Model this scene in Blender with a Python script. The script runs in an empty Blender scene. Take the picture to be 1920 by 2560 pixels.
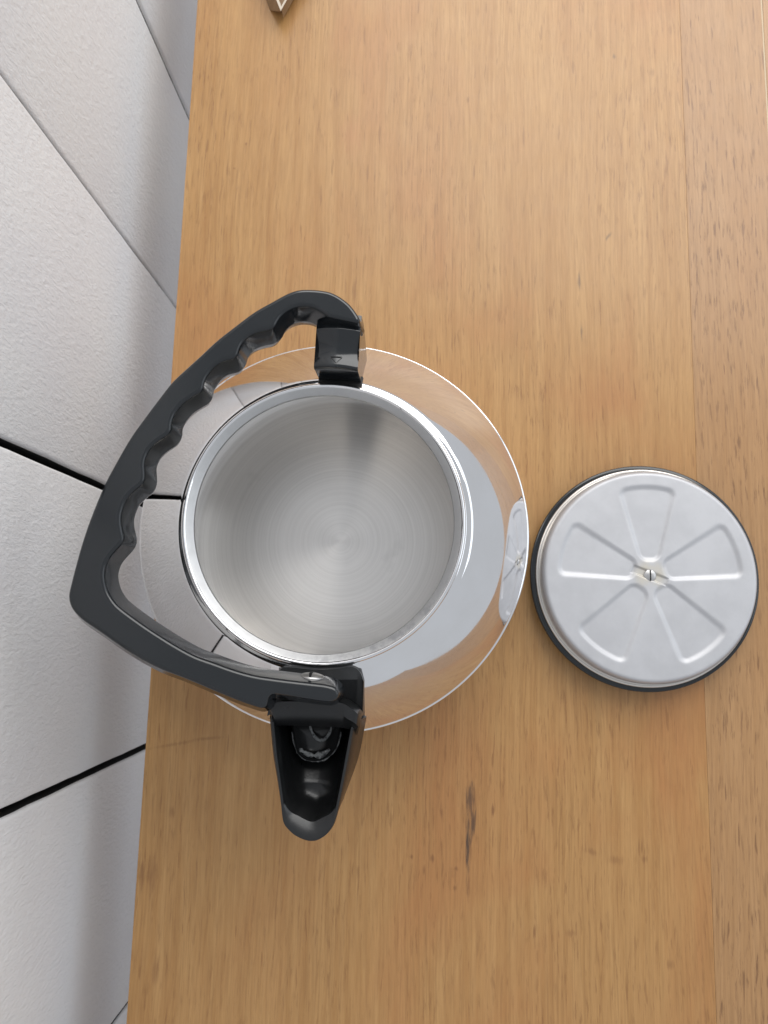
import bpy, bmesh, math, random
from mathutils import Vector, Matrix, noise
from mathutils.geometry import tessellate_polygon
random.seed(7)
scene = bpy.context.scene
col = scene.collection

# ------------------------------------------------------------------ camera
H = 0.46                       # lens height above the table top
FPX = 1611.0                   # focal length in pixels of a 1659 x 2212 picture
CX, CY = 829.5, 1106.0
CZ = -Vector((60.5, -239.0, -FPX)).normalized()
_y = Vector((281.5, 10936.0, -FPX))
CYV = (_y - CZ * _y.dot(CZ)).normalized()
CXV = CYV.cross(CZ)
cam_d = bpy.data.cameras.new('camera')
cam = bpy.data.objects.new('camera', cam_d)
col.objects.link(cam)
ROT = Matrix((CXV, CYV, CZ))
cam.matrix_world = Matrix.Translation((0, 0, H)) @ ROT.to_4x4()
cam_d.sensor_fit = 'VERTICAL'
cam_d.sensor_height = 36.0
cam_d.lens = 36.0 * FPX / 2212.0
cam_d.clip_start = 0.01
cam_d.clip_end = 60
cam_d.dof.use_dof = True
cam_d.dof.focus_distance = 0.365
cam_d.dof.aperture_fstop = 17.0
scene.camera = cam
scene.render.resolution_x = 768
scene.render.resolution_y = 1024

# ------------------------------------------------------------------ light
world = bpy.data.worlds.new('World')
scene.world = world
world.use_nodes = True
bg = world.node_tree.nodes['Background']
bg.inputs['Color'].default_value = (0.90, 0.94, 1.0, 1)
bg.inputs['Strength'].default_value = 0.60


def area(name, loc, target, sx, sy, power, color):
    d = bpy.data.lights.new(name, 'AREA')
    d.shape = 'RECTANGLE'
    d.size, d.size_y, d.energy, d.color = sx, sy, power, color
    o = bpy.data.objects.new(name, d)
    col.objects.link(o)
    o.location = loc
    o.rotation_euler = (Vector(target) - Vector(loc)).to_track_quat('-Z', 'Y').to_euler()
    return o


area('window_light', (0.35, 1.30, 1.15), (0, 0.05, 0), 1.7, 1.15, 27, (1.0, 0.985, 0.96))
area('side_window_light', (1.9, 0.55, 1.15), (0, 0.1, 0), 1.9, 1.4, 9, (0.86, 0.93, 1.0))

vs = scene.view_settings
vs.view_transform = 'Standard'
vs.look = 'None'
vs.exposure = 0.0
vs.gamma = 1.0
vs.use_curve_mapping = False

# ------------------------------------------------------------------ helpers
S = 2212.0 / 2560.0            # source pixels -> 1659 x 2212 pixels


def ray(px, py):
    return ROT @ Vector((px * S - CX, CY - py * S, -FPX))


def P(px, py, z):
    """point where the pixel (1920 x 2560) meets the level z"""
    d = ray(px, py)
    t = (z - H) / d.z
    return Vector((d.x * t, d.y * t, z))


def on_plane(px, py, p0, n):
    d = ray(px, py)
    o = Vector((0, 0, H))
    t = (p0 - o).dot(n) / d.dot(n)
    return o + d * t


def finish(me, mat, smooth=None):
    if mat:
        me.materials.append(mat)
    if smooth is not None:
        me.polygons.foreach_set('use_smooth', [True] * len(me.polygons))
        me.set_sharp_from_angle(angle=math.radians(smooth))


def link(name, me, parent=None, loc=(0, 0, 0), rot=None):
    o = bpy.data.objects.new(name, me)
    col.objects.link(o)
    o.location = loc
    if rot is not None:
        o.rotation_euler = rot
    if parent:
        o.parent = parent
    return o


def from_bm(name, bm, mat, parent=None, smooth=None, loc=(0, 0, 0), rot=None, fix=True):
    if fix:
        bmesh.ops.recalc_face_normals(bm, faces=bm.faces)
    me = bpy.data.meshes.new(name)
    bm.to_mesh(me)
    bm.free()
    finish(me, mat, smooth)
    return link(name, me, parent, loc, rot)


def empty(name, loc, rz=0):
    o = bpy.data.objects.new(name, None)
    col.objects.link(o)
    o.location = loc
    o.rotation_euler = (0, 0, rz)
    o.empty_display_size = 0.02
    return o


def tag(o, label=None, cat=None, group=None, kind=None):
    for k, v in (('label', label), ('category', cat), ('group', group), ('kind', kind)):
        if v:
            o[k] = v
    return o


def lathe_bm(profile, n=160, bm=None, offset=(0, 0)):
    """profile: list of (r, z)"""
    bm = bm or bmesh.new()
    rings = []
    for r, z in profile:
        if r < 1e-6:
            rings.append([bm.verts.new((offset[0], offset[1], z))])
        else:
            rings.append([bm.verts.new((offset[0] + r * math.cos(2 * math.pi * i / n), offset[1] + r * math.sin(2 * math.pi * i / n), z)) for i in range(n)])
    for a, b in zip(rings, rings[1:]):
        if len(a) == 1 and len(b) == 1:
            continue
        for i in range(n):
            j = (i + 1) % n
            if len(a) == 1:
                bm.faces.new((a[0], b[i], b[j]))
            elif len(b) == 1:
                bm.faces.new((a[i], a[j], b[0]))
            else:
                bm.faces.new((a[i], a[j], b[j], b[i]))
    return bm


def smooth_profile(pts, sub=6):
    """Catmull-Rom through the points"""
    out = []
    m = len(pts)
    for i in range(m - 1):
        p0, p1, p2, p3 = pts[max(i - 1, 0)], pts[i], pts[i + 1], pts[min(i + 2, m - 1)]
        for k in range(sub):
            t = k / sub
            out.append(tuple(0.5 * (2 * b + (c - a) * t + (2 * a - 5 * b + 4 * c - d) * t * t + (3 * b - a - 3 * c + d) * t ** 3)
                             for a, b, c, d in zip(p0, p1, p2, p3)))
    out.append(tuple(pts[-1]))
    return out


def box_bm(x0, x1, y0, y1, z0, z1, bevel=0.0, seg=2):
    bm = bmesh.new()
    bmesh.ops.create_cube(bm, size=1)
    for v in bm.verts:
        v.co = Vector((x0 + (v.co.x + .5) * (x1 - x0), y0 + (v.co.y + .5) * (y1 - y0), z0 + (v.co.z + .5) * (z1 - z0)))
    if bevel:
        bmesh.ops.bevel(bm, geom=list(bm.edges), offset=bevel, segments=seg, affect='EDGES', profile=.5)
    return bm


def resample(pts, step):
    """even spacing along an open polyline of 2-D points"""
    out = [pts[0]]
    acc = 0.0
    for a, b in zip(pts, pts[1:]):
        a, b = Vector(a), Vector(b)
        L = (b - a).length
        if L < 1e-9:
            continue
        d = step - acc
        while d <= L:
            out.append(a + (b - a) * (d / L))
            d += step
        acc = L - (d - step)
    out.append(Vector(pts[-1]))
    return [Vector(p) for p in out]


def offset_loop(pts, d):
    """closed 2-D loop (counter clockwise) moved outwards by d"""
    n = len(pts)
    res = []
    for i in range(n):
        a, b, c = pts[i - 1], pts[i], pts[(i + 1) % n]
        t1 = (b - a).normalized()
        t2 = (c - b).normalized()
        n1 = Vector((t1.y, -t1.x))
        n2 = Vector((t2.y, -t2.x))
        m = (n1 + n2)
        if m.length < 1e-4:
            m = n1
        m.normalize()
        k = max(0.55, m.dot(n1))
        res.append(b + m * (d / k))
    return res


def loops_bm(loops, cap_first=True, cap_last=True, bm=None):
    """closed rings of 3-D points joined in turn, ends triangulated"""
    bm = bm or bmesh.new()
    rings = [[bm.verts.new(p) for p in L] for L in loops]
    n = len(rings[0])
    for a, b in zip(rings, rings[1:]):
        for i in range(n):
            j = (i + 1) % n
            bm.faces.new((a[i], a[j], b[j], b[i]))
    fs = []
    if cap_first:
        fs.append(bm.faces.new(rings[0][::-1]))
    if cap_last:
        fs.append(bm.faces.new(rings[-1]))
    if fs:
        bmesh.ops.triangulate(bm, faces=fs, ngon_method='EAR_CLIP')
    return bm


def round_corners(pts, passes=3, limit=0.35):
    for _ in range(passes):
        n = len(pts)
        new = list(pts)
        for i in range(n):
            a, b, c = pts[i - 1], pts[i], pts[(i + 1) % n]
            if (b - a).length > 1e-7 and (c - b).length > 1e-7 and (b - a).angle(c - b) > limit:
                new[i] = (a + b * 2 + c) / 4
        pts = new
    return pts


# ------------------------------------------------------------------ node helpers
def smooth01(t):
    t = max(0.0, min(1.0, t))
    return t * t * (3 - 2 * t)


class NT:
    def __init__(self, name):
        self.mat = bpy.data.materials.new(name)
        self.mat.use_nodes = True
        self.t = self.mat.node_tree
        self.b = self.t.nodes['Principled BSDF']
        self.co = self.t.nodes.new('ShaderNodeTexCoord').outputs['Object']

    def put(self, sock, v):
        if isinstance(v, bpy.types.NodeSocket):
            self.t.links.new(v, sock)
        elif isinstance(v, tuple) and len(v) == 3 and sock.type == 'RGBA':
            sock.default_value = (*v, 1)
        else:
            sock.default_value = v

    def math(self, op, a, b=0.0, c=0.0, clamp=False):
        n = self.t.nodes.new('ShaderNodeMath')
        n.operation = op
        n.use_clamp = clamp
        for i, v in enumerate((a, b, c)):
            self.put(n.inputs[i], v)
        return n.outputs[0]

    def vmath(self, op, a, b=(0, 0, 0)):
        n = self.t.nodes.new('ShaderNodeVectorMath')
        n.operation = op
        self.put(n.inputs[0], a)
        self.put(n.inputs[1], b)
        return n.outputs['Value'] if op in ('LENGTH', 'DOT_PRODUCT') else n.outputs[0]

    def scale(self, s, co=None):
        return self.vmath('MULTIPLY', co or self.co, s)

    def noise(self, vec, scale=1.0, detail=3.0, rough=0.5, dist=0.0, color=False):
        n = self.t.nodes.new('ShaderNodeTexNoise')
        self.put(n.inputs['Vector'], vec)
        n.inputs['Scale'].default_value = scale
        n.inputs['Detail'].default_value = detail
        n.inputs['Roughness'].default_value = rough
        n.inputs['Distortion'].default_value = dist
        return n.outputs['Color' if color else 'Fac']

    def ramp(self, v, lo, hi, a=0.0, b=1.0):
        n = self.t.nodes.new('ShaderNodeMapRange')
        n.interpolation_type = 'SMOOTHSTEP'
        self.put(n.inputs[0], v)
        for i, x in enumerate((lo, hi, a, b)):
            self.put(n.inputs[i + 1], x)
        return n.outputs[0]

    def mix(self, f, a, b, mode='MIX'):
        n = self.t.nodes.new('ShaderNodeMix')
        n.data_type = 'RGBA'
        n.blend_type = mode
        self.put(n.inputs[0], f)
        self.put(n.inputs[6], a)
        self.put(n.inputs[7], b)
        return n.outputs[2]

    def sep(self, v):
        n = self.t.nodes.new('ShaderNodeSeparateXYZ')
        self.put(n.inputs[0], v)
        return n.outputs

    def comb(self, x, y, z):
        n = self.t.nodes.new('ShaderNodeCombineXYZ')
        for i, v in enumerate((x, y, z)):
            self.put(n.inputs[i], v)
        return n.outputs[0]

    def bump(self, h, strength=0.3, dist=0.001):
        n = self.t.nodes.new('ShaderNodeBump')
        n.inputs['Strength'].default_value = strength
        n.inputs['Distance'].default_value = dist
        self.put(n.inputs['Height'], h)
        self.t.links.new(n.outputs[0], self.b.inputs['Normal'])
        return n.outputs[0]

    def set(self, **kw):
        names = dict(color='Base Color', rough='Roughness', metal='Metallic', ior='IOR', spec='Specular IOR Level',
                     coat='Coat Weight', coatr='Coat Roughness', aniso='Anisotropic')
        for k, v in kw.items():
            self.put(self.b.inputs[names[k]], v)
        return self.mat


# ------------------------------------------------------------------ materials
def wood_material(name, light, mid, dark, pore_amt, spots=(), seed=0.0, warm=(0.42, 0.185, 0.062)):
    m = NT(name)
    co = m.vmath('ADD', m.co, (seed, seed * 1.7, 0))
    x, y, z = m.sep(co)
    wob = m.noise(m.comb(m.math('MULTIPLY', x, 9), m.math('MULTIPLY', y, 3.0), seed), 1, 3)
    xw = m.math('ADD', x, m.math('MULTIPLY', m.math('SUBTRACT', wob, .5), 0.014))
    g = m.comb(xw, y, seed)
    streak = m.noise(m.scale((150, 6, 1), g), 1, 6, .72)
    lines = m.noise(m.scale((800, 13, 1), g), 1, 3, .6)
    fibre = m.noise(m.scale((780, 42, 1), g), 1, 4, .65)
    pores = m.noise(m.scale((520, 58, 1), g), 1, 4, .62)
    zone = m.noise(m.scale((14, 5, 1), co), 1, 3)
    blot = m.noise(m.scale((9, 5, 1), co), 1, 4, .6, .4)
    c = m.mix(m.ramp(streak, .30, .74), light, mid)
    c = m.mix(m.math('MULTIPLY', m.ramp(blot, .44, .70), .75), c, warm)
    c = m.mix(m.math('MULTIPLY', m.ramp(lines, .42, .70), m.ramp(zone, .3, .7, .15, .55)), c, tuple(v * .78 for v in mid))
    pm = m.math('MULTIPLY', m.ramp(pores, .52, .70), m.math('MULTIPLY', m.ramp(zone, .34, .66, .22, 1.0), pore_amt))
    c = m.mix(pm, c, dark)
    c = m.mix(m.math('MULTIPLY', m.ramp(fibre, .36, .72), .24), c, dark)
    dash = m.noise(m.scale((430, 40, 1), m.vmath('ADD', g, (.37, .21, 0))), 1, 2)
    c = m.mix(m.math('MULTIPLY', m.ramp(dash, .64, .72), m.math('MULTIPLY', pore_amt, .8)), c, dark)
    rn = m.noise(m.scale((900, 90, 1), co), 1, 4, .6)
    for (px, py, rx, ry, ang, amt, tone) in spots:
        p = P(px, py, 0)
        d = m.vmath('SUBTRACT', m.co, (p.x, p.y, 0))
        sx, sy, _ = m.sep(d)
        ca, sa = math.cos(ang), math.sin(ang)
        u = m.math('ADD', m.math('MULTIPLY', sx, ca / rx), m.math('MULTIPLY', sy, sa / rx))
        v = m.math('ADD', m.math('MULTIPLY', sx, -sa / ry), m.math('MULTIPLY', sy, ca / ry))
        r = m.vmath('LENGTH', m.comb(u, v, 0))
        r = m.math('ADD', r, m.math('MULTIPLY', m.math('SUBTRACT', rn, .5), 2.2))
        c = m.mix(m.ramp(r, .10, 1.10, amt, 0), c, tone)
    rough = m.math('ADD', m.math('MULTIPLY', m.noise(co, 60, 3), .14), .36)
    m.bump(m.math('SUBTRACT', m.math('MULTIPLY', fibre, .5), pm), .22, .0006)
    return m.set(color=c, rough=rough, spec=.42, coat=.28, coatr=.22)


DK = (0.035, 0.026, 0.024)
BR = (0.20, 0.085, 0.03)
spots = [
    (1175, 1998, .0034, .0110, 0.03, .72, DK), (1182, 2058, .0020, .0120, -.08, .80, DK), (1169, 2110, .0015, .0220, 0, .85, DK), (1177, 2030, .0040, .0160, 0, .30, BR),
    (1171, 2215, .0012, .0080, 0, .6, BR),
    (1233, 2025, .0014, .0040, 0, .7, BR), (1104, 2030, .0011, .0060, 0, .7, BR), (1080, 2145, .0014, .0030, 0, .7, BR),
    (1028, 2142, .0014, .0018, 0, .7, BR), (1140, 2172, .0013, .0018, 0, .7, BR), (1137, 2220, .0013, .0016, 0, .6, BR), (1060, 2175, .0012, .004, 0, .6, BR),
    (1480, 2130, .0050, .0022, -.3, .45, BR), (1612, 2148, .0022, .0026, 0, .55, BR), (1336, 2330, .0013, .0050, 0, .65, BR),
    (1430, 2332, .0042, .0026, 0, .4, BR), (1676, 2412, .003, .0035, 0, .4, BR), (1540, 2150, .0060, .003, 0, .35, BR),
    (1448, 705, .0013, .0080, -.04, .5, DK), (1454, 835, .0012, .0075, 0, .5, DK), (1520, 592, .0015, .0045, -.6, .5, DK),
    (1630, 180, .0030, .0045, 0, .45, BR), (1535, 142, .0013, .0025, 0, .5, DK), (887, 735, .0020, .013, 0, .42, BR),
    (440, 1860, .020, .0013, .2, .35, BR), (520, 1846, .012, .0012, .1, .35, BR),
    (355, 2190, .0020, .0120, 0, .6, BR), (382, 2185, .0035, .0130, 0, .45, BR), (430, 2030, .0025, .004, 0, .4, BR), (390, 2420, .0025, .010, 0, .4, BR),
    (880, 340, .010, .020, 0, .30, (0.42, 0.17, 0.07)), (615, 360, .0012, .0014, 0, .6, BR), (586, 421, .0012, .0012, 0, .5, BR),
    (1170, 250, .0012, .003, 0, .5, BR),
]
M_wood = wood_material('oak_veneer', (0.50, 0.285, 0.108), (0.40, 0.205, 0.066), (0.20, 0.084, 0.026), .52, spots)
M_wood2 = wood_material('oak_coarse', (0.45, 0.255, 0.112), (0.39, 0.208, 0.082), (0.17, 0.080, 0.032), .85, (), 3.1, (0.40, 0.21, .085))
M_wood_leg = wood_material('oak_leg', (0.5, 0.3, 0.14), (0.42, 0.23, 0.10), (0.2, 0.1, 0.04), .5, (), 5.0)
m = NT('pale_filler')
M_filler = m.set(color=(.62, .5, .34), rough=.6)

m = NT('painted_board')
co = m.co
lump = m.noise(m.scale((1, 340, 150), co), 1, 5, .6, .6)
lump2 = m.noise(m.scale((1, 620, 330), co), 1, 3, .6, .3)
pit = m.noise(m.scale((60, 60, 40), co), 1, 2)
tint = m.noise(co, 9, 3)
c = m.mix(m.ramp(tint, .35, .65), (.72, .72, .735), (.75, .75, .752))
c = m.mix(m.math('MULTIPLY', m.ramp(pit, .70, .80), .25), c, (.5, .5, .5))
m.bump(m.math('ADD', m.math('MULTIPLY', lump, .8), m.math('MULTIPLY', lump2, .45)), .7, .0013)
M_paint = m.set(color=c, rough=.55, spec=.3)
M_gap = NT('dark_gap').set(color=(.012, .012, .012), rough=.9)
m = NT('floor_paint')
M_floor = m.set(color=m.mix(m.ramp(m.noise(m.co, 2.6, 4), .35, .65), (.92, .94, .97), (.66, .68, .72)), rough=.5)


def steel(name, color, rough, smudge=0.04, scale=(60, 60, 60)):
    m = NT(name)
    n = m.noise(m.scale(scale), 1, 4, .6)
    return m.set(color=m.mix(m.ramp(n, .3, .7), color, tuple(v * .97 for v in color)), metal=1.0,
                 rough=m.math('ADD', rough, m.math('MULTIPLY', m.ramp(n, .45, .75), smudge)))


m = NT('mirror_steel')
n = m.noise(m.co, 25, 4, .6)
fine = m.noise(m.co, 260, 4, .65)
wave = m.noise(m.co, 22, 2)
m.bump(m.math('ADD', wave, m.math('MULTIPLY', fine, .012)), .10, .0012)
M_chrome = m.set(color=m.mix(m.ramp(n, .3, .7), (.86, .855, .86), (.82, .812, .81)), metal=1.0,
                 rough=m.math('ADD', .035, m.math('ADD', m.math('MULTIPLY', m.ramp(n, .45, .75), .05), m.math('MULTIPLY', m.ramp(fine, .6, .75), .08))))
m = NT('rim_steel')
n1 = m.noise(m.scale((160, 160, 160)), 1, 5, .7)
n2 = m.noise(m.scale((18, 18, 18)), 1, 3)
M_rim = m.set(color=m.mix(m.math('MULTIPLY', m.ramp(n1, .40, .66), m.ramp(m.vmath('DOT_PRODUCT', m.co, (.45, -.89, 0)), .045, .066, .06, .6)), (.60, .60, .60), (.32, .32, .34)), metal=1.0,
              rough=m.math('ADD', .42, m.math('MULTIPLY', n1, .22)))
# turned inside of the kettle: rings round the axis
m = NT('turned_steel')
x, y, z = m.sep(m.co)
r = m.vmath('LENGTH', m.comb(x, y, 0))
ring = m.noise(m.comb(m.math('MULTIPLY', r, 900), m.math('MULTIPLY', z, 900), m.noise(m.co, 7, 2)), 1, 4, .7)
ring2 = m.noise(m.comb(m.math('MULTIPLY', r, 210), 0, 3.3), 1, 2, .5)
blot = m.noise(m.scale((45, 45, 45)), 1, 4)
cc = m.mix(m.ramp(ring, .3, .7), (.77, .745, .715), (.85, .825, .795))
cc = m.mix(m.math('MULTIPLY', m.ramp(blot, .64, .76), .15), cc, (.45, .44, .42))
m.bump(m.math('ADD', ring, m.math('MULTIPLY', ring2, .25)), .10, .0004)
tn = m.t.nodes.new('ShaderNodeTangent')
tn.direction_type = 'RADIAL'
tn.axis = 'Z'
m.t.links.new(tn.outputs[0], m.b.inputs['Tangent'])
m.b.inputs['Anisotropic Rotation'].default_value = .25
M_turned = m.set(color=cc, metal=.92, rough=.29, aniso=.9)

m = NT('black_bakelite')
n1 = m.noise(m.co, 90, 4, .6)
dust = m.noise(m.co, 1500, 2)
M_black = m.set(color=m.mix(m.math('MULTIPLY', m.ramp(dust, .74, .82), .35), (.009, .011, .013), (.16, .16, .16)),
                rough=m.math('ADD', .10, m.math('MULTIPLY', n1, .08)), ior=1.56)
m = NT('black_satin')
n1 = m.noise(m.co, 140, 4, .6)
M_satin = m.set(color=(.009, .0095, .010), rough=m.math('ADD', .24, m.math('MULTIPLY', n1, .12)), ior=1.5)
m.bump(m.noise(m.co, 1600, 2), .12, .0003)
m = NT('worn_black')
M_grey = m.set(color=m.mix(m.ramp(m.noise(m.co, 700, 4, .7), .58, .72), (.018, .019, .020), (.05, .05, .05)), rough=.38, ior=1.6)
m = NT('black_dusty')
n1 = m.noise(m.co, 1300, 3, .6)
n2 = m.noise(m.co, 160, 2)
M_dusty = m.set(color=m.mix(m.math('MULTIPLY', m.ramp(n1, .62, .74), m.ramp(n2, .4, .6)), (.02, .02, .02), (.30, .25, .2)), rough=.5)
m = NT('limescale_black')
n1 = m.noise(m.scale((500, 500, 500)), 1, 5, .7)
n2 = m.noise(m.scale((110, 110, 110)), 1, 3)
M_scale = m.set(color=m.mix(m.math('MULTIPLY', m.ramp(n1, .48, .62), m.ramp(n2, .42, .62)), (.018, .018, .02), (.42, .43, .43)), rough=.4)
m = NT('chalk_deposit')
M_chalk = m.set(color=m.mix(m.ramp(m.noise(m.co, 500, 4, .7), .38, .66), (.24, .25, .25), (.03, .03, .033)), rough=.8)
M_screw = steel('screw_steel', (.56, .55, .54), .34, .15, (400, 400, 400))
m = NT('aluminium')
n1 = m.noise(m.co, 420, 4, .7)
n2 = m.noise(m.co, 45, 4, .6)
x, y, z = m.sep(m.co)
rr = m.vmath('LENGTH', m.comb(x, y, 0))
stain = m.math('MULTIPLY', m.ramp(rr, .004, .0115, 1, 0), m.ramp(n2, .38, .55))
c = m.mix(m.ramp(n2, .35, .7), (.55, .55, .565), (.50, .50, .514))
c = m.mix(m.math('MULTIPLY', m.ramp(n1, .5, .75), .16), c, (.46, .46, .47))
c = m.mix(m.math('MULTIPLY', stain, .55), c, (.62, .55, .40))
m.bump(n1, .08, .0003)
M_alu = m.set(color=c, metal=.5, rough=.52)
m = NT('alu_edge')
M_alu_edge = m.set(color=(.68, .65, .61), metal=.9, rough=.35)
m = NT('box_wood')
M_box = m.set(color=m.mix(m.ramp(m.noise(m.scale((200, 200, 20)), 1, 3), .3, .7), (.30, .19, .10), (.24, .145, .07)), rough=.6)
M_box_edge = NT('box_edge').set(color=(.60, .52, .42), rough=.6)

# ------------------------------------------------------------------ setting
XE = -0.159                    # table edge beside the wall
XW = -0.195                    # face of the wall boards
FLOOR = -0.72

bm = bmesh.new()
bmesh.ops.create_grid(bm, x_segments=1, y_segments=1, size=1)
for v in bm.verts:
    v.co = Vector((XW - .05 + (v.co.x + 1) * 1.3, v.co.y * 2.2 + .2, FLOOR))
tag(from_bm('floor', bm, M_floor), kind='structure')

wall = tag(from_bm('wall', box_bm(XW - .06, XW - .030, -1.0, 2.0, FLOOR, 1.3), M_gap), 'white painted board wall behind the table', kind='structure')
joints = [-0.962, -0.79, -0.618, -0.446, -0.273, -0.0965, 0.080, 0.249, 0.419, 0.59, 0.76, 0.93, 1.10, 1.27, 1.44]
gaps = [.003, .004, .004, .004, .0034, .0046, .0043, .0028, .0017, .003, .003, .004, .003, .003, .003]
depth = [0, .001, 0, .001, 0.0005, 0, .0008, .0022, .0012, 0, .001, 0, 0, .001, 0]
for i in range(len(joints) - 1):
    y0 = joints[i] + gaps[i] / 2
    y1 = joints[i + 1] - gaps[i + 1] / 2
    # board with slightly chipped, rounded long edges
    bm = bmesh.new()
    nz = 150
    prof = [(-.020, 0), (-.0022, 0), (-.0006, .0007), (0, .0024), (0, .5), (0, -.0024), (-.0006, -.0007), (-.0022, 0), (-.020, 0)]
    rows = []
    for k in range(nz + 1):
        zz = FLOOR + .002 + (1.3 - FLOOR - .004) * k / nz
        j0 = (noise.noise((i * 3.1, zz * 60, 0)) * .0004 + max(0, noise.noise((i * 7.7, zz * 130, 2)) - .25) * .0011)
        j1 = (noise.noise((i * 5.3, zz * 60, 9)) * .0004 + max(0, noise.noise((i * 2.9, zz * 130, 5)) - .25) * .0011)
        row = []
        for q, (dx, dy) in enumerate(prof):
            if q < 4:
                yy = y0 + dy + j0
            elif q == 4:
                yy = (y0 + y1) / 2
            else:
                yy = y1 + dy - j1
            row.append(bm.verts.new((XW - depth[i] + dx, yy, zz)))
        rows.append(row)
    for a, b in zip(rows, rows[1:]):
        for q in range(len(prof) - 1):
            bm.faces.new((a[q], a[q + 1], b[q + 1], b[q]))
        bm.faces.new((a[-1], a[0], b[0], b[-1]))
    bm.faces.new(rows[0])
    bm.faces.new(rows[-1][::-1])
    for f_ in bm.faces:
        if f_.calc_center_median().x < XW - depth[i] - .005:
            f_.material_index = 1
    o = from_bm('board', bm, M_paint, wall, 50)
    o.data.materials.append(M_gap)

# ------------------------------------------------------------------ table
table = tag(empty('table', (0, 0, FLOOR)), 'wooden table with oak veneer top pushed up beside the white wall', 'table')
TZ = -FLOOR
XR = 0.275
Y0, Y1 = -0.55, 0.95
jx = 0.1742
jr = 0.2292
for (a, b, mat, lab) in ((XE, jx - .00003, M_wood, 'wide smooth oak panel with dark cracks'), (jx + .00003, jr - .0005, M_wood2, 'narrow coarse grained oak board'), (jr + .0005, XR, M_wood2, None)):
    o = from_bm('plank', box_bm(a, b, Y0, Y1, -.026, 0, .0001, 1), mat, table, 40, (0, 0, TZ))
    tag(o, lab)
from_bm('joint_line', box_bm(jr - .0006, jr + .0006, Y0 + .002, Y1 - .002, -.02, -.0003), M_filler, table, None, (0, 0, TZ))
from_bm('apron', box_bm(XE + .03, XR - .03, Y0 + .04, Y1 - .04, -.085, -.0255, .002), M_wood_leg, table, None, (0, 0, TZ))
for sx in (XE + .055, XR - .055):
    for sy in (Y0 + .07, Y1 - .07):
        bm = bmesh.new()
        lv = []
        for zz, w in ((0, .014), (.3, .018), (TZ - .08, .024)):
            lv.append([Vector((sx + a * w, sy + b * w, zz)) for a, b in ((-1, -1), (1, -1), (1, 1), (-1, 1))])
        loops_bm(lv, bm=bm)
        from_bm('leg', bm, M_wood_leg, table)

# ------------------------------------------------------------------ kettle
KC = Vector((-0.0448, 0.0482, 0.0))
kettle = tag(empty('kettle', KC), 'open stainless steel kettle with black folded handle and spout', 'kettle')
cm = .01


def prof(pts, sub=6):
    return [(max(r, 0) * cm, z * cm) for r, z in smooth_profile(pts, sub)]


# outer shell: neck, convex shoulder, tight bend, side wall, foot
shell = prof([(6.80, 9.90), (6.86, 9.95), (6.93, 9.95), (7.00, 9.89), (7.035, 9.78), (7.03, 9.64), (7.01, 9.51), (7.03, 9.44), (7.08, 9.41)], 6)
rr_s, zz_s = 7.08, 9.41
while rr_s < 10.58:                    # shoulder: small hollow at the neck, then ever steeper
    nn_s = 9 + 4 * smooth01((rr_s - 7.05) / .4) + 31 * smooth01((rr_s - 7.22) / .24) + 11.5 * max(0, (rr_s - 7.3) / 3.24)
    rr_s += .04
    zz_s -= .04 * math.tan(math.radians(nn_s))
    shell.append((rr_s * cm, zz_s * cm))
shell += prof([(rr_s + a, zz_s + b) for a, b in ((.0, 0), (.05, -.062), (.085, -.085), (.125, -.104), (.155, -.145), (.17, -.22), (.17, -.4))], 5)[1:]
shell += prof([(rr_s + .17, zz_s - .4), (10.76, 3.6), (10.76, 2.0), (10.6, .9), (10.4, .32), (10.1, .06)], 6)[1:]
shell += [(.098, 0.0), (0, 0.0)]
from_bm('body', lathe_bm(shell, 192), M_chrome, kettle, 50)
rim = prof([(6.44, 9.50), (6.46, 9.60), (6.52, 9.66), (6.68, 9.80), (6.80, 9.895), (6.82, 9.90)], 6)
from_bm('rim', lathe_bm(rim, 192), M_rim, kettle, 60)
inner = prof([(6.45, 9.52), (6.75, 9.25), (7.6, 8.55), (8.7, 7.6), (9.7, 6.5), (10.3, 5.3), (10.5, 4.2), (10.5, 3.0), (10.3, 1.9), (9.9, 1.1), (9.4, .72), (8.9, .56), (8.6, .52)], 6)
inner += [(.083, .0052), (.06, .0051), (.04, .005), (.02, .005), (.008, .005), (0, .005)]
inner_bm = lathe_bm(inner, 192)
o = from_bm('interior', inner_bm, M_turned, kettle, 70, fix=False)
tag(o, 'turned steel inside with concentric brush rings')

# direction from the spout to the rear bracket
ax_f = P(778, 1701, .113)
ax_r = P(852, 803, .113)
AX = (ax_r - ax_f)
AX.z = 0
AX.normalize()
SIDE = Vector((-AX.y, AX.x, 0))         # towards the wall


def L2(u, v, z):
    """kettle frame: u across (positive away from the wall), v along the axis to the rear"""
    return -SIDE * u + AX * v + Vector((0, 0, z))


# ---- handle: flat black bow folded down towards the wall, finger grips on its inside
TH = math.radians(7)
U = SIDE * math.cos(TH) + Vector((0, 0, math.sin(TH)))
NRM = AX.cross(U)
if NRM.z < 0:
    NRM = -NRM
HT = 0.0245
HP = ax_f.copy()
HP.z = .1255
outer = [(906, 810), (896, 788), (873, 758), (839, 734), (805, 724), (754, 722), (721, 731), (680, 753), (636, 778), (589, 813), (542, 850), (501, 888), (457, 928),
         (427, 957), (392, 1002), (362, 1042), (325, 1094), (289, 1156), (259, 1213), (229, 1285), (208, 1344), (191, 1402), (175, 1464), (170, 1491), (175, 1515),
         (187, 1533), (207, 1552), (251, 1582), (302, 1618), (352, 1649), (403, 1675), (454, 1694), (500, 1713), (544, 1732), (601, 1755), (645, 1770), (668, 1776)]
notch = [(670, 1760), (672, 1734)]
tongue = [(709, 1739), (770, 1749), (825, 1756), (846, 1750), (852, 1730), (838, 1717)]
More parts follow.
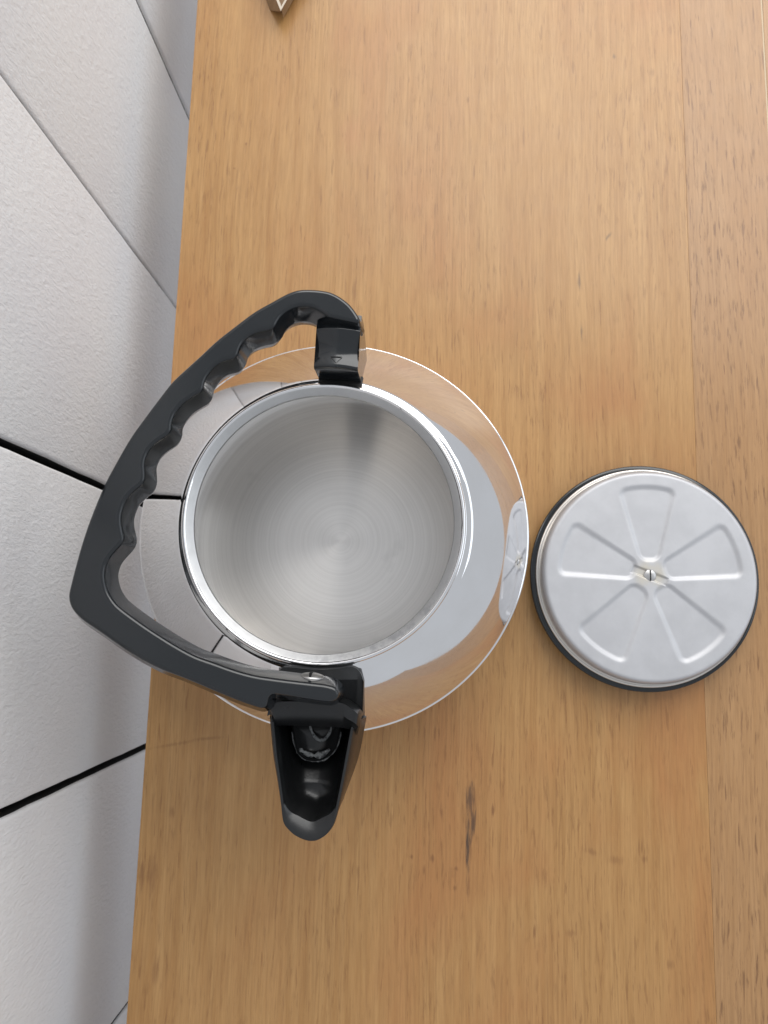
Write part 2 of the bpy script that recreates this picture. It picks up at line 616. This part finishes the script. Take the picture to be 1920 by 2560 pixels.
inner_e = [(814, 1711), (743, 1703), (686, 1696), (635, 1688), (584, 1674), (534, 1656), (487, 1639), (437, 1612), (386, 1580), (352, 1557), (319, 1533), (292, 1511),
           (275, 1488), (265, 1464), (261, 1437), (265, 1413), (275, 1393), (289, 1376), (304, 1360), (310, 1346), (307, 1329), (303, 1309), (303, 1288), (309, 1265),
           (319, 1244), (339, 1224), (355, 1211), (362, 1197), (362, 1177), (361, 1160), (364, 1145), (374, 1123), (392, 1105), (421, 1085), (428, 1074), (429, 1057),
           (438, 1033), (457, 1009), (480, 992), (502, 979), (509, 970), (510, 957), (517, 941), (536, 916), (559, 902), (585, 896), (595, 889), (597, 876),
           (607, 855), (627, 837), (650, 828), (674, 823), (687, 817), (693, 805), (704, 789), (724, 773), (751, 765), (778, 767), (800, 777), (819, 791)]


def curve2d(pix, step):
    pts = []
    for p in pix:
        w = on_plane(p[0], p[1], HP, NRM) - HP
        pts.append((w.dot(U), w.dot(AX)))
    return resample([Vector(q) for q in smooth_profile(pts, 8)], step)


def lin2d(pix):
    return [Vector(((on_plane(a, b, HP, NRM) - HP).dot(U), (on_plane(a, b, HP, NRM) - HP).dot(AX))) for a, b in pix]


loop = curve2d(outer, .0016) + lin2d(notch) + curve2d(tongue, .0012) + curve2d(inner_e, .0013)
area2 = sum(a.x * b.y - b.x * a.y for a, b in zip(loop, loop[1:] + loop[:1]))
if area2 < 0:
    loop.reverse()


loop = resample(loop + [loop[0]], .0014)[:-1]
loop = round_corners(loop, 6)


def lift(pts, depth):
    return [HP - KC + U * p.x + AX * p.y - NRM * depth for p in pts]


rings = []
for off, dep in ((-.0017, 0), (-.0010, .00016), (-.0005, .0005), (-.0001, .0011), (0, .0017), (.0027, HT * .485), (.0027, HT * .515), (0, HT - .0017), (-.0001, HT - .0011), (-.0005, HT - .0005), (-.0010, HT - .00016), (-.0017, HT)):
    rings.append(lift(offset_loop(loop, off), dep))
hb = loops_bm(rings, False, False)
hb.verts.ensure_lookup_table()
nl = len(loop)
caps = []
for base, flip in ((0, True), (nl * (len(rings) - 1), False)):
    flat = [Vector((p.x, p.y, 0)) for p in offset_loop(loop, -.0017)]
    for t3 in tessellate_polygon([flat]):
        try:
            caps.append(hb.faces.new([hb.verts[base + k] for k in t3]))
        except ValueError:
            pass
for f_ in caps:
    f_.material_index = 1
handle = from_bm('handle', hb, M_black, kettle, 45)
for pl in handle.data.polygons:
    if pl.material_index == 1:
        pl.use_smooth = False
        pl.material_index = 0
tag(handle, 'glossy black bow handle with scalloped finger grips')

# ---- rear bracket
def prism(name, prof_vz, half_w, arch, mat, n=12, u0=0.0, smooth=35, skew=0.0, parent=None):
    """section in (v, z) swept across u, its outer faces arched a little"""
    rings = []
    for k in range(n + 1):
        t = -1 + 2 * k / n
        drop = arch * t * t
        rings.append([L2(u0 + half_w * t + skew * (z - .1), v, z - drop * w) for v, z, w in prof_vz])
    return from_bm(name, loops_bm(rings), mat, parent or kettle, smooth)


# section: foot at the rim, undercut, marked front face, top edge, back
brk = [(.0730, .088, 0), (.0727, .0960, .1), (.0722, .1060, .5), (.0716, .1150, 1)]
brk += smooth_profile([(.0713, .1178, 1), (.0716, .1192, 1), (.0726, .1198, 1), (.0750, .1193, 1), (.0775, .1186, 1), (.0805, .1185, 1), (.0835, .1192, 1), (.0865, .1205, 1), (.0888, .1216, 1), (.0900, .1220, 1), (.0908, .1214, 1)], 4)
brk += [(.0985, .1190, .4), (.1000, .1050, .2), (.0960, .0800, 0), (.0900, .060, 0), (.0800, .0800, 0)]
U0R = (ax_r - KC).dot(-SIDE) 
bracket = prism('rear_bracket', brk, .0106, .0022, M_black, 16, U0R, 52)
from_bm('bracket_foot', loops_bm([[L2(U0R + t * .0112, v, z) for v, z in ((.0702, .0905), (.0704, .0948), (.0716, .0956), (.0760, .0945), (.0780, .080), (.0730, .083))] for t in (-1, -.6, -.2, .2, .6, 1)]), M_dusty, kettle, 30)


# ---- triangle mark moulded in the bracket face
def brk_pt(u, s):
    a, b = Vector((.0728, .1197)), Vector((.0785, .1186))
    p = a + (b - a) * s
    t = u / .0106
    return L2(U0R + u, p.x, p.y - .0022 * t * t), Vector((0, 0, 1))


bm = bmesh.new()
tri = [(-.0027, .72), (.0027, .72), (0.0002, .12)]
for i in range(3):
    a, b = Vector(tri[i]), Vector(tri[(i + 1) % 3])
    pts = []
    for t in (0, .5, 1):
        q = a + (b - a) * t
        pts.append(brk_pt(q.x, q.y))
    d = (pts[2][0] - pts[0][0]).normalized()
    rr_ = []
    for p, nn in pts:
        w = d.cross(nn).normalized() * .00016
        rr_.append([p - w - nn * .0008, p - w + nn * .00025, p + w + nn * .00025, p + w - nn * .0008])
    loops_bm(rr_, bm=bm)
from_bm('triangle_mark', bm, M_satin, bracket, None)

# ---- spout: open trough, hooded at the back
rim_px = [(676, 1795), (684, 1880), (690, 1925), (696, 1968), (701, 2010), (705, 2046), (710, 2062), (719, 2074), (737, 2090), (763, 2102), (784, 2104), (800, 2099),
          (817, 2087), (832, 2068), (841, 2045), (849, 2012), (858, 1968), (868, 1915), (878, 1860), (888, 1805)]
rim_px = [tuple(p) for p in smooth_profile(rim_px, 4)]
N = len(rim_px)


def rim_z(py):
    return .103 + .006 * max(0, min(1, (py - 1795) / 310))


top = [P(px, py, rim_z(py)) - KC for px, py in rim_px]
cen = sum((p for p in top), Vector()) / N
tip_v = min(p.dot(AX) for p in top)
root_v = max(p.dot(AX) for p in top)
mid_u = sum(p.dot(-SIDE) for p in top) / N


def spine(p):
    """centre of the trough level with p"""
    v = p.dot(AX)
    v = max(v, tip_v + .020)
    return L2(mid_u + 0.0012 * (v - tip_v) / .08, v, p.z)


NI = 9
rows = [[] for _ in range(4 + NI)]
for i, p in enumerate(top):
    a = max(0.0, (p.dot(AX) - tip_v) / (root_v - tip_v))         # 0 at the tip, 1 at the back
    s = spine(p)
    inw = (s - p)
    inw.z = 0
    hw = inw.length
    inw.normalize()
    a_s = (max(p.dot(AX), tip_v + .020) - tip_v) / (root_v - tip_v)
    zs = .109 - .006 * a_s
    D_ = .010 + .028 * a_s ** .7
    fz = zs - D_                                         # floor of the trough
    tipk = smooth01(1 - a / .30)
    flare = .004 * smooth01((a - .15) / .6)
    dep = p.z - fz
    rows[0].append(Vector((0, 0, fz - .006 - p.z)) + p + inw * (.35 * hw * (1 - .6 * a)))
    rows[1].append(p + inw * (.0035 * tipk - flare) + Vector((0, 0, -dep * .6)))
    rows[2].append(p - inw * (flare * .15) + Vector((0, 0, -.0015)))
    rows[3].append(p + inw * .0003)
    lw = .0017 + .0060 * tipk
    ld = .0006 + .0026 * tipk
    wl = hw - lw
    sect = [(.0014, .0001), (lw * .6 + .0004, ld * .45), (lw, ld)]
    for k in range(1, NI - 2):
        ph = math.pi / 2 * k / (NI - 3)
        sect.append((lw + wl * .985 * (1 - math.cos(ph) ** .62), ld + (dep - ld) * math.sin(ph) ** .8))
    for q_, d_ in sect:
        rows[len(rows) - NI + sect.index((q_, d_))].append(p + inw * q_ + Vector((0, 0, -d_)))
bm = bmesh.new()
vv = [[bm.verts.new(q) for q in row] for row in rows]
for a, b in zip(vv, vv[1:]):
    for i in range(N - 1):
        bm.faces.new((a[i], a[i + 1], b[i + 1], b[i]))
for row in (vv[0], vv[-1]):                             # floor and underside: rungs from flank to flank
    i, j = 0, N - 1
    while j - i > 1:
        if j - i == 2:
            bm.faces.new((row[i], row[i + 1], row[j]))
        else:
            bm.faces.new((row[i], row[i + 1], row[j - 1], row[j]))
        i += 1
        j -= 1
back = [v_[0] for v_ in vv] + [v_[N - 1] for v_ in reversed(vv)]
bmesh.ops.triangulate(bm, faces=[bm.faces.new(back)], ngon_method='EAR_CLIP')
spout = from_bm('spout', bm, M_satin, kettle, 40)
tag(spout, 'black open pouring spout with chalky throat')

# hood bridging the back of the trough
HZ = .110
hood_top = [(671, 1786), (676, 1768), (692, 1757), (712, 1754), (760, 1754), (830, 1755), (858, 1759), (876, 1770), (892, 1783), (900, 1798)]
hood_low = [(673, 1803), (682, 1784), (698, 1777), (716, 1775), (760, 1777), (828, 1780), (853, 1787), (870, 1798), (888, 1809), (898, 1824)]
hood_in = [(680, 1824), (692, 1815), (702, 1814), (718, 1814), (760, 1815), (828, 1817), (850, 1819), (862, 1821), (878, 1826), (893, 1838)]


def pts_at(pix, zs):
    q = smooth_profile(pix, 4)
    return [P(a, b, zs[0] if 0 < i < len(q) - 1 else zs[0]) - KC for i, (a, b) in enumerate(q)]


A = pts_at(hood_top, (HZ,))
B = pts_at(hood_low, (HZ - .0006,))
Cc = pts_at(hood_in, (HZ - .011,))
D = [p + Vector((0, 0, -.006)) + AX * .004 for p in Cc]
n = len(A)
for i in range(n):                                      # the ends of the hood drop into the flanks
    e = max(0, abs(i / (n - 1) * 2 - 1) - .72) / .28
    for L in (A, B):
        L[i] = L[i] + Vector((0, 0, -.007 * e * e))
E_ = [p + Vector((0, 0, -.022)) for p in A]
bm = bmesh.new()
R = [[bm.verts.new(q) for q in row] for row in (E_, A, B, Cc, D)]
for a, b in zip(R, R[1:] + R[:1]):
    for i in range(n - 1):
        bm.faces.new((a[i], a[i + 1], b[i + 1], b[i]))
bm.faces.new([r_[0] for r_ in R])
bm.faces.new([r_[-1] for r_ in R][::-1])
from_bm('hood', bm, M_satin, spout, 50)

# throat inside the trough with lime deposits
def ribbon(name, pix, z0, z1, rad0, mat, rough=.5):
    q = smooth_profile(pix, 6)
    nq = len(q)
    rings = []
    for i, (a, b) in enumerate(q):
        t = i / (nq - 1)
        c = P(a, b, z0 + (z1 - z0) * (1 - abs(2 * t - 1))) - KC
        rr = rad0 * (.55 + .45 * math.sin(math.pi * t)) * (1 + rough * noise.noise((a * .13, b * .13, z0 * 300)))
        a2, b2 = q[min(i + 1, nq - 1)]
        a1, b1 = q[max(i - 1, 0)]
        d = (P(a2, b2, z0) - P(a1, b1, z0)).normalized()
        w = d.cross(Vector((0, 0, 1)))
        rings.append([c + w * (rr * math.cos(k * math.pi / 4)) + Vector((0, 0, rr * .6 * math.sin(k * math.pi / 4))) for k in range(8)])
    return from_bm(name, loops_bm(rings), mat, spout, 60)


TZ_ = .0855
plate_px = smooth_profile([(728, 1800), (734, 1850), (744, 1882), (764, 1899), (790, 1903), (816, 1896), (838, 1876), (850, 1845), (856, 1800)], 6)
bowl = [P(a, b, TZ_) - KC for a, b in plate_px]
mid_b = sum(bowl, Vector()) / len(bowl)
rings = []
for k, dz_ in ((1.0, -.006), (1.0, 0), (.96, .0012), (.86, .0016), (.74, .0004), (.5, -.0018), (.25, -.0030)):
    rings.append([mid_b + (p - mid_b) * k + Vector((0, 0, dz_)) for p in bowl])
from_bm('throat', loops_bm(rings), M_satin, spout, 50)
ribbon('deposit', [(773, 1806), (780, 1830), (791, 1846), (803, 1851), (815, 1845), (825, 1829), (830, 1806)], TZ_ + .0008, TZ_ - .0006, .0008, M_chalk, .5)
ribbon('deposit', [(748, 1872), (766, 1884), (788, 1889), (808, 1885), (824, 1873)], TZ_ + .0012, TZ_ + .0012, .0015, M_chalk, 1.0)
ribbon('deposit', [(730, 1830), (736, 1862), (750, 1888), (772, 1900), (800, 1901), (826, 1888), (844, 1862), (852, 1830)], TZ_ + .0004, TZ_ + .0004, .0006, M_chalk, 1.2)

# saddle carrying spout and pivot, pressed against the neck
sad = [(686, 1694), (703, 1673), (722, 1667), (760, 1671), (800, 1672), (840, 1670), (880, 1667), (900, 1681), (908, 1704), (904, 1740), (893, 1778), (886, 1800)]
rows_s = []
crest = [(-1, .0), (1, 0)]
top_l = [P(a, b, .0958) - KC for a, b in smooth_profile([(684, 1697), (702, 1673), (722, 1668), (760, 1672), (800, 1674), (840, 1672), (880, 1667), (900, 1681), (908, 1702)], 4)]
mid_l = [P(a, b, .0955) - KC for a, b in smooth_profile([(680, 1700), (696, 1697), (722, 1697), (760, 1698), (800, 1699), (840, 1699), (880, 1699), (899, 1699), (909, 1704)], 4)]
low_l = [P(a, b, .0840) - KC for a, b in smooth_profile([(668, 1790), (690, 1782), (722, 1780), (760, 1780), (800, 1780), (840, 1780), (878, 1782), (894, 1796), (906, 1806)], 4)]
bot_l = [p + Vector((0, 0, -.030)) for p in low_l]
bk_l = [p + Vector((0, 0, -.018)) for p in top_l]
bm = bmesh.new()
R = [[bm.verts.new(q) for q in row] for row in (bk_l, top_l, mid_l, low_l, bot_l)]
n = len(top_l)
for a, b in zip(R, R[1:] + R[:1]):
    for i in range(n - 1):
        bm.faces.new((a[i], a[i + 1], b[i + 1], b[i]))
bm.faces.new([r_[0] for r_ in R])
bm.faces.new([r_[-1] for r_ in R][::-1])
from_bm('saddle', bm, M_grey, kettle, 28)

# pivot post under the tongue of the handle and its screw
pv = (ax_f - KC)
tong = on_plane(778, 1705, HP, NRM) - KC - NRM * (HT / 2)


def cyl_along(name, c, d, prof_rt, mat, parent, n=40, smooth=40):
    """lathe around direction d, profile (radius, distance along d)"""
    bm = lathe_bm(prof_rt, n)
    q = Vector((0, 0, 1)).rotation_difference(d.normalized()).to_matrix()
    for v in bm.verts:
        v.co = c + q @ v.co
    return from_bm(name, bm, mat, parent, smooth)


screw = cyl_along('screw', tong, AX, prof([(0.25, -.3), (.25, 0), (.62, 0.02), (.655, .06), (.64, .13), (.52, .22), (.33, .29), (.12, .325), (0, .33)], 3), M_screw, kettle)
sl = AX.cross(Vector((0, 0, 1))).normalized()
bm = box_bm(-.0005, .0005, -.0062, .0062, -.0012, .0035)
q = Matrix((sl, Vector((0, 0, 1)), AX)).transposed()
for v in bm.verts:
    v.co = tong + q @ v.co
from_bm('slot', bm, M_gap, screw)

# ------------------------------------------------------------------ lid, upside down on the table
LC = Vector((0.1370, 0.0305, 0))
lid = tag(empty('lid', LC), 'kettle lid lying upside down with its silver petal stamped underside showing', 'lid')
lo = prof([(0, .0), (2.4, .0), (2.7, .05), (3.2, .35), (5.2, .42), (6.2, .50), (6.55, .60), (6.68, .78), (6.71, 1.00), (6.66, 1.14), (6.42, 1.18)], 5)
lo += [(.055, .0118), (0, .0118)]
cover = from_bm('cover', lathe_bm(lo, 160), M_black, lid, 45)
tag(cover, 'black plastic lid cover under the metal plate')
fl = prof([(6.20, 1.10), (6.38, 1.22), (6.42, 1.34), (6.40, 1.42), (6.33, 1.45), (6.25, 1.44), (6.20, 1.50), (6.19, 1.75), (6.18, 2.0)], 5)
from_bm('flange', lathe_bm(fl, 160), M_alu_edge, lid, 60)


PA = [math.radians(90.5 + 72 * k) for k in range(5)]
R_OUT = .0613


def petal(x, y):
    """depth of the stamped petals (0..1) at a point of the plate"""
    best = 0.0
    for a in PA:
        u = x * math.cos(a) + y * math.sin(a)
        v = -x * math.sin(a) + y * math.cos(a)
        if u < .004:
            continue
        # wedge from u = .0095 (half width .0048) to u = .0530 (half width .0152), outer end round about the axis
        rr = math.hypot(u, v)
        half = .0050 + (u - .0095) * (.0160 - .0050) / (.0515 - .0095)
        d = min(u - .0092, .0518 - rr, (half - abs(v)) * .972)
        # rounded corners
        e1, e2 = min(u - .0092, .0518 - rr), (half - abs(v)) * .972
        rc = .0035
        if e1 < rc and e2 < rc:
            d = rc - math.hypot(rc - e1, rc - e2)
        best = max(best, smooth01(d / .0032 + .55))
    return best


def slotgroove(x, y):
    a = math.radians(-21)
    u = x * math.cos(a) + y * math.sin(a)
    v = -x * math.sin(a) + y * math.cos(a)
    d = min(.0105 - abs(u), .0024 - abs(v))
    return smooth01(d / .0012 + .3)


bm = bmesh.new()
nr, na = 96, 300
rad = []
for k in range(nr + 1):
    rad.append(R_OUT * (k / nr))
ringv = []
PZ = .0230
for k, rr in enumerate(rad):
    if k == 0:
        ringv.append([bm.verts.new((0, 0, PZ - .0008))])
        continue
    row = []
    for i in range(na):
        a = 2 * math.pi * i / na
        x, y = rr * math.cos(a), rr * math.sin(a)
        z = PZ - .0012 * petal(x, y) - .0011 * slotgroove(x, y)
        edge = max(0, (rr - .0585) / (R_OUT - .0585))
        z -= .0022 * edge ** 3
        row.append(bm.verts.new((x, y, z)))
    ringv.append(row)
for k, (rr, z) in enumerate(((.0618, PZ - .0034), (.0620, PZ - .006))):
    ringv.append([bm.verts.new((rr * math.cos(2 * math.pi * i / na), rr * math.sin(2 * math.pi * i / na), z)) for i in range(na)])
for a, b in zip(ringv, ringv[1:]):
    for i in range(na):
        j = (i + 1) % na
        if len(a) == 1:
            bm.faces.new((a[0], b[i], b[j]))
        else:
            bm.faces.new((a[i], b[i], b[j], a[j]))
plate = from_bm('plate', bm, M_alu, lid, 80)
tag(plate, 'matte aluminium plate stamped with five petals')
bm = lathe_bm(prof([(.36, -.35), (.36, .0), (.345, .06), (.28, .10), (.14, .13), (0, .135)], 3), 40)
for v in bm.verts:
    v.co.z += PZ - .0009
sc = from_bm('screw', bm, M_screw, plate, 50)
bm = box_bm(-.00035, .00035, -.0031, .0031, PZ - .0006, PZ + .00056)
o = from_bm('slot', bm, M_gap, sc)

# ------------------------------------------------------------------ corner of a small wooden box at the back of the table
BZ = .012
BC = P(702, 33, 0)
box = tag(empty('wooden_box', (BC.x, BC.y, 0)), 'small brown wooden open box with pale rim, pointing a narrow corner at the kettle', 'box')
b_top = [P(a, b, BZ) - BC for a, b in ((702, 28), (790, -130), (640, -130), (697, 16))]
b_base = [P(a, b, .0002) - BC for a, b in ((702, 33), (772, -130), (618, -130), (675, 26))]
o2 = [Vector((p.x, p.y)) for p in b_top]
ar = sum(a.x * b.y - b.x * a.y for a, b in zip(o2, o2[1:] + o2[:1]))
if ar < 0:
    b_top.reverse()
    b_base.reverse()
    o2.reverse()
inn2 = [Vector((p.x, p.y, BZ)) for p in offset_loop(o2, -.0016)]
inn_low = [Vector((p.x, p.y, .003)) for p in inn2]
body_o = from_bm('side_panel', loops_bm([b_base, b_top], True, False), M_box, box)
from_bm('rim_strip', loops_bm([b_top, [p + Vector((0, 0, .0004)) for p in b_top], [p + Vector((0, 0, .0004)) for p in inn2], inn2], False, False), M_box_edge, body_o)
from_bm('inner_panel', loops_bm([inn2, inn_low], False, True), M_box, box)
